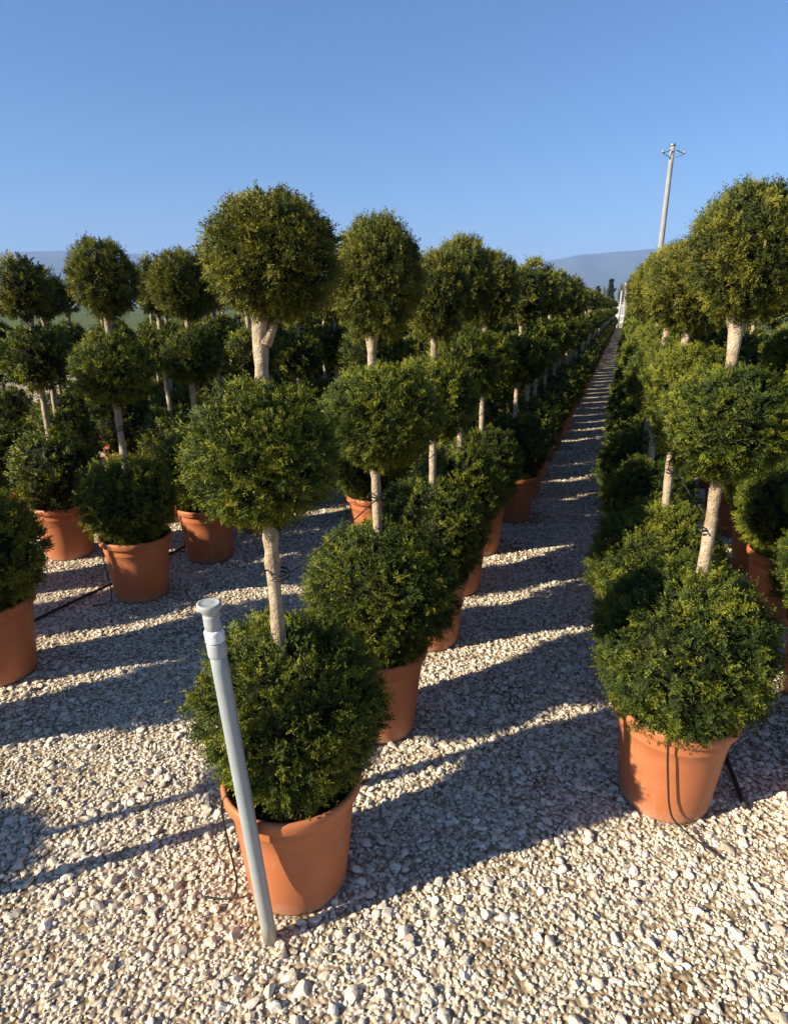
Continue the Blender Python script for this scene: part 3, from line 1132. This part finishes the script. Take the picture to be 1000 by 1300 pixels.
def hose(lst, side, label, seed, n=30, r=.0085):
    rg = np.random.default_rng(seed)
    pts = []
    for i, (x, y) in enumerate(lst[:n]):
        q = np.array([x, y]) + NR * (side + rg.normal(scale=.012))
        pts.append((q[0], q[1], r + .010))
        if i < len(lst[:n]) - 1:
            q = (np.array([x, y]) + np.array(lst[i + 1])) / 2 + NR * (side + rg.normal(scale=.02))
            pts.append((q[0], q[1], r + .011))
    P = np.array(pts)
    s = np.linspace(0, len(P) - 1, len(P) * 5)
    P = np.stack([np.interp(s, np.arange(len(P)), P[:, k]) for k in range(3)], 1)
    for _ in range(6):
        P[1:-1] = (P[:-2] + 2 * P[1:-1] + P[2:]) / 4
    V, Q = tube(P, r, 8)
    tag(obj('drip_hose', mesh_np('drip_hose', V, Q, [M['dust_plastic']], smooth=True)), label, 'hose')


hose(rows['left'][1:], -.245, 'black drip hose on gravel behind the shaded pots left of aisle', 1)
hose(rows['path'], .25, 'black drip hose on gravel behind the pots right of the path', 2)
hose(rows['pipe'], -.235, 'black drip hose on gravel beside the grey pipe row', 3)


# ------------------------------------------------------------------ pole, far end of the path, far trees
def utility_pole():
    x, y = 10.95, 28.0
    root = empty('utility_pole', (x, y, 0), R(8))
    tag(root, 'tall pale concrete pole with small steel crossarm rising behind the right rows', 'pole')
    V, Q = tube([(0, 0, z) for z in np.linspace(0, 7.55, 12)], np.linspace(.135, .085, 12), 20)
    obj('shaft', mesh_np('shaft', V, Q, [M['concrete']], smooth=True), root)
    V, Q = tube([(0, 0, 7.551), (0, 0, 7.57), (0, 0, 7.64), (0, 0, 7.66)], [.07, .105, .105, .07], 16)
    obj('cap', mesh_np('cap', V, Q, [M['steel']], smooth=True), root)
    for s in (-1, 1):
        V, Q = tube([(s * .10, -.10, 7.42), (s * .46, -.12, 7.28)], .022, 6)
        obj('crossarm', mesh_np('crossarm', V, Q, [M['steel']]), root)
        V, Q = tube([(s * .105, -.09, 7.16), (s * .44, -.12, 7.268)], .014, 6)
        obj('brace', mesh_np('brace', V, Q, [M['steel']]), root)
        V, Q = lathe([(.0, .0), (.03, .0), (.04, .03), (.028, .05), (.036, .08), (.0, .11)], 10)
        obj('insulator', mesh_np('insulator', V + (s * .45, -.12, 7.30), Q, [M['steel']], smooth=True), root)


utility_pole()


def pxground(px, y):
    """world x of the picture column px at ground distance y, for things at eye level"""
    return (px - 500) / 800 * y / 1.052


def far_end():
    y = 52.0
    # white barrier frame across the end of the path
    r = empty('barrier', (pxground(794, y), y, 0), R(-15))
    tag(r, 'white painted tubular barrier across the far end of the path', 'barrier')
    for sx in (-.5, .5):
        V, Q = tube([(sx, 0, 0), (sx, 0, .95)], .045, 8)
        obj('post', mesh_np('post', V, Q, [M['white_paint']], smooth=True), r)
    for z in (.42, .86):
        V, Q = boxes([(-.452, .452, -.03, .03, z - .055, z + .055)])
        obj('rail', mesh_np('rail', V, Q, [M['white_paint']]), r)
    # slim white post
    r = empty('white_post', (pxground(787, 49), 49.0, 0))
    tag(r, 'slim tall pale post by the far end of the path', 'post')
    V, Q = tube([(0, 0, 0), (0, 0, 2.55)], .055, 10)
    obj('shaft', mesh_np('shaft', V, Q, [M['pale_wall']], smooth=True), r)
    V, Q = tube([(0, 0, 2.551), (0, 0, 2.62), (0, 0, 2.66)], [.075, .075, .03], 10)
    obj('cap', mesh_np('cap', V, Q, [M['pale_wall']], smooth=True), r)
    # pale thick column
    r = empty('pale_column', (pxground(794.5, 62), 62.0, 0))
    tag(r, 'thick pale column standing beyond the barrier at the path end', 'column')
    V, Q = boxes([(-.21, .21, -.21, .21, .25, 3.5)])
    obj('shaft', mesh_np('shaft', V, Q, [M['grey_wall']]), r)
    V, Q = boxes([(-.34, .34, -.34, .34, 0, .249)])
    obj('plinth', mesh_np('plinth', V, Q, [M['grey_wall']]), r)
    V, Q = boxes([(-.26, .26, -.26, .26, 3.501, 3.6)])
    obj('capital', mesh_np('capital', V, Q, [M['pale_wall']]), r)
    # low pale hut with a dark opening behind
    r = empty('hut', (pxground(797, 78), 78.0, 0), R(-12))
    tag(r, 'low pale hut with dark opening at the very end of the path', 'hut')
    V, Q = boxes([(-1.2, -.72, -1, 1, 0, 1.9), (.72, 1.2, -1, 1, 0, 1.9), (-.72, .72, -1, 1, 1.45, 1.9), (-.72, .72, .8, 1, 0, 1.45)])
    obj('wall', mesh_np('wall', V, Q, [M['pale_wall']]), r)
    V, Q = boxes([(-1.35, 1.35, -1.15, 1.15, 1.903, 2.02)])
    obj('roof', mesh_np('roof', V, Q, [M['grey_wall']]), r)
    V, Q = boxes([(-.70, .70, -.6, -.55, 0.01, 1.43)])
    obj('door', mesh_np('door', V, Q, [M['dark_glass']]), r)


far_end()


def conifer_mesh(seed, h, rad, bare=False):
    rg = np.random.default_rng(seed)
    n = 900
    t = rg.random(n) ** .8
    a = rg.uniform(0, 6.28, n)
    prof = (np.clip((1 - t), 0, 1) ** .75) * (1 + .25 * np.sin(t * 25 + seed)) * np.interp(t, [0, .12, 1], [.5, 1, 1])
    rr = rad * prof * rg.uniform(.55, 1.08, n)
    c0 = np.stack([rr * np.cos(a), rr * np.sin(a), h * (.08 + .92 * t)], 1)
    s = h * .028
    d1 = rg.normal(size=(n, 3)) * s
    d2 = rg.normal(size=(n, 3)) * s
    V = np.stack([c0 - d1, c0 + d2, c0 + d1, c0 - d2], 1).reshape(-1, 3)
    Q = np.arange(n * 4).reshape(-1, 4)
    tone = np.repeat(np.clip(rg.normal(.4, .2, n), 0, 1), 4)
    return mesh_np('crown', V, Q, [M['conifer']], attrs={'tone': tone, 'tip': tone * 0, 'outward': np.repeat(c0 / np.linalg.norm(c0, axis=1)[:, None] * (1, 1, .3), 4, axis=0)})


def bare_mesh(seed, h):
    """upright leafless poplar: many thin rising twigs"""
    rg = np.random.default_rng(seed)
    Vs, Fs, off = [], [], 0
    for k in range(120):
        z0 = rg.uniform(.12, .85) * h
        a = rg.uniform(0, 6.28)
        ln = (h - z0) * rg.uniform(.25, .6) + .4
        out = rg.uniform(.12, .30) * ln
        P = np.array([(0, 0, z0), (.6 * out * math.cos(a), .6 * out * math.sin(a), z0 + .45 * ln), (out * math.cos(a), out * math.sin(a), z0 + ln)])
        V, Q = tube(P, np.array([.045, .030, .016]), 3, caps=False)
        Vs.append(V)
        Fs.append(Q[0] + off)
        off += len(V)
    return mesh_np('crown', np.concatenate(Vs), Fs, [M['bare']])


def far_trees():
    spec = [('conifer', 773, 355, 96, .75, 'dark pointed conifer just left of the path end'), ('conifer', 804, 354, 92, .75, 'dark slender conifer just right of the path end'),
            ('conifer', 757, 364, 110, 1.3, 'broad dark conifer in the tree line left of the path end'), ('conifer', 744, 366, 120, 1.7, 'squat dark conifer farthest left in the tree line'),
            ('conifer', 815, 366, 104, 1.0, 'dark conifer farthest right in the tree line'),
            ('poplar', 786, 357, 100, 0, 'grey leafless tree beside the slim pale post'), ('poplar', 793, 358, 104, 0, 'grey leafless tree above the barrier'),
            ('poplar', 765, 362, 118, 0, 'grey leafless tree between the conifers'), ('poplar', 800, 362, 112, 0, 'grey leafless tree behind the pale column')]
    for k, (kind, px, py, y, rad, lab) in enumerate(spec):
        Yc = (650 - py) / 800
        h = CAM_H + y * (-math.sin(PITCH) + math.cos(PITCH) * Yc) / (math.cos(PITCH) + math.sin(PITCH) * Yc)
        r = empty('conifer_tree' if kind == 'conifer' else 'leafless_tree', (pxground(px, y), y, 0))
        tag(r, lab, 'tree', 'trees beyond the nursery')
        V, Q = tube([(0, 0, 0), (0, 0, h * .5), (0, 0, h * .93)], [.13, .09, .03], 8)
        obj('trunk', mesh_np('trunk', V, Q, [M['bare']], smooth=True), r)
        obj('crown', conifer_mesh(700 + k, h, rad) if kind == 'conifer' else bare_mesh(700 + k, h), r)


far_trees()

# ------------------------------------------------------------------ the air between here and the hills
m = bpy.data.materials.new('blue_air')
m.use_nodes = True
nt = m.node_tree
for nd in list(nt.nodes):
    if nd.type == 'BSDF_PRINCIPLED':
        nt.nodes.remove(nd)
pv = nt.nodes.new('ShaderNodeVolumePrincipled')
pv.inputs['Color'].default_value = (0.36, 0.54, 1.0, 1)
pv.inputs['Density'].default_value = 0.00028
pv.inputs['Anisotropy'].default_value = 0.0
nt.links.new(pv.outputs['Volume'], nt.nodes['Material Output'].inputs['Volume'])
V, Q = boxes([(-6600, 6600, -1000, 6900, -4.0, 330)])
tag(obj('haze', mesh_np('haze', V, Q, [m])), 'thin blue air fading the far hills', 'haze', kind='stuff')
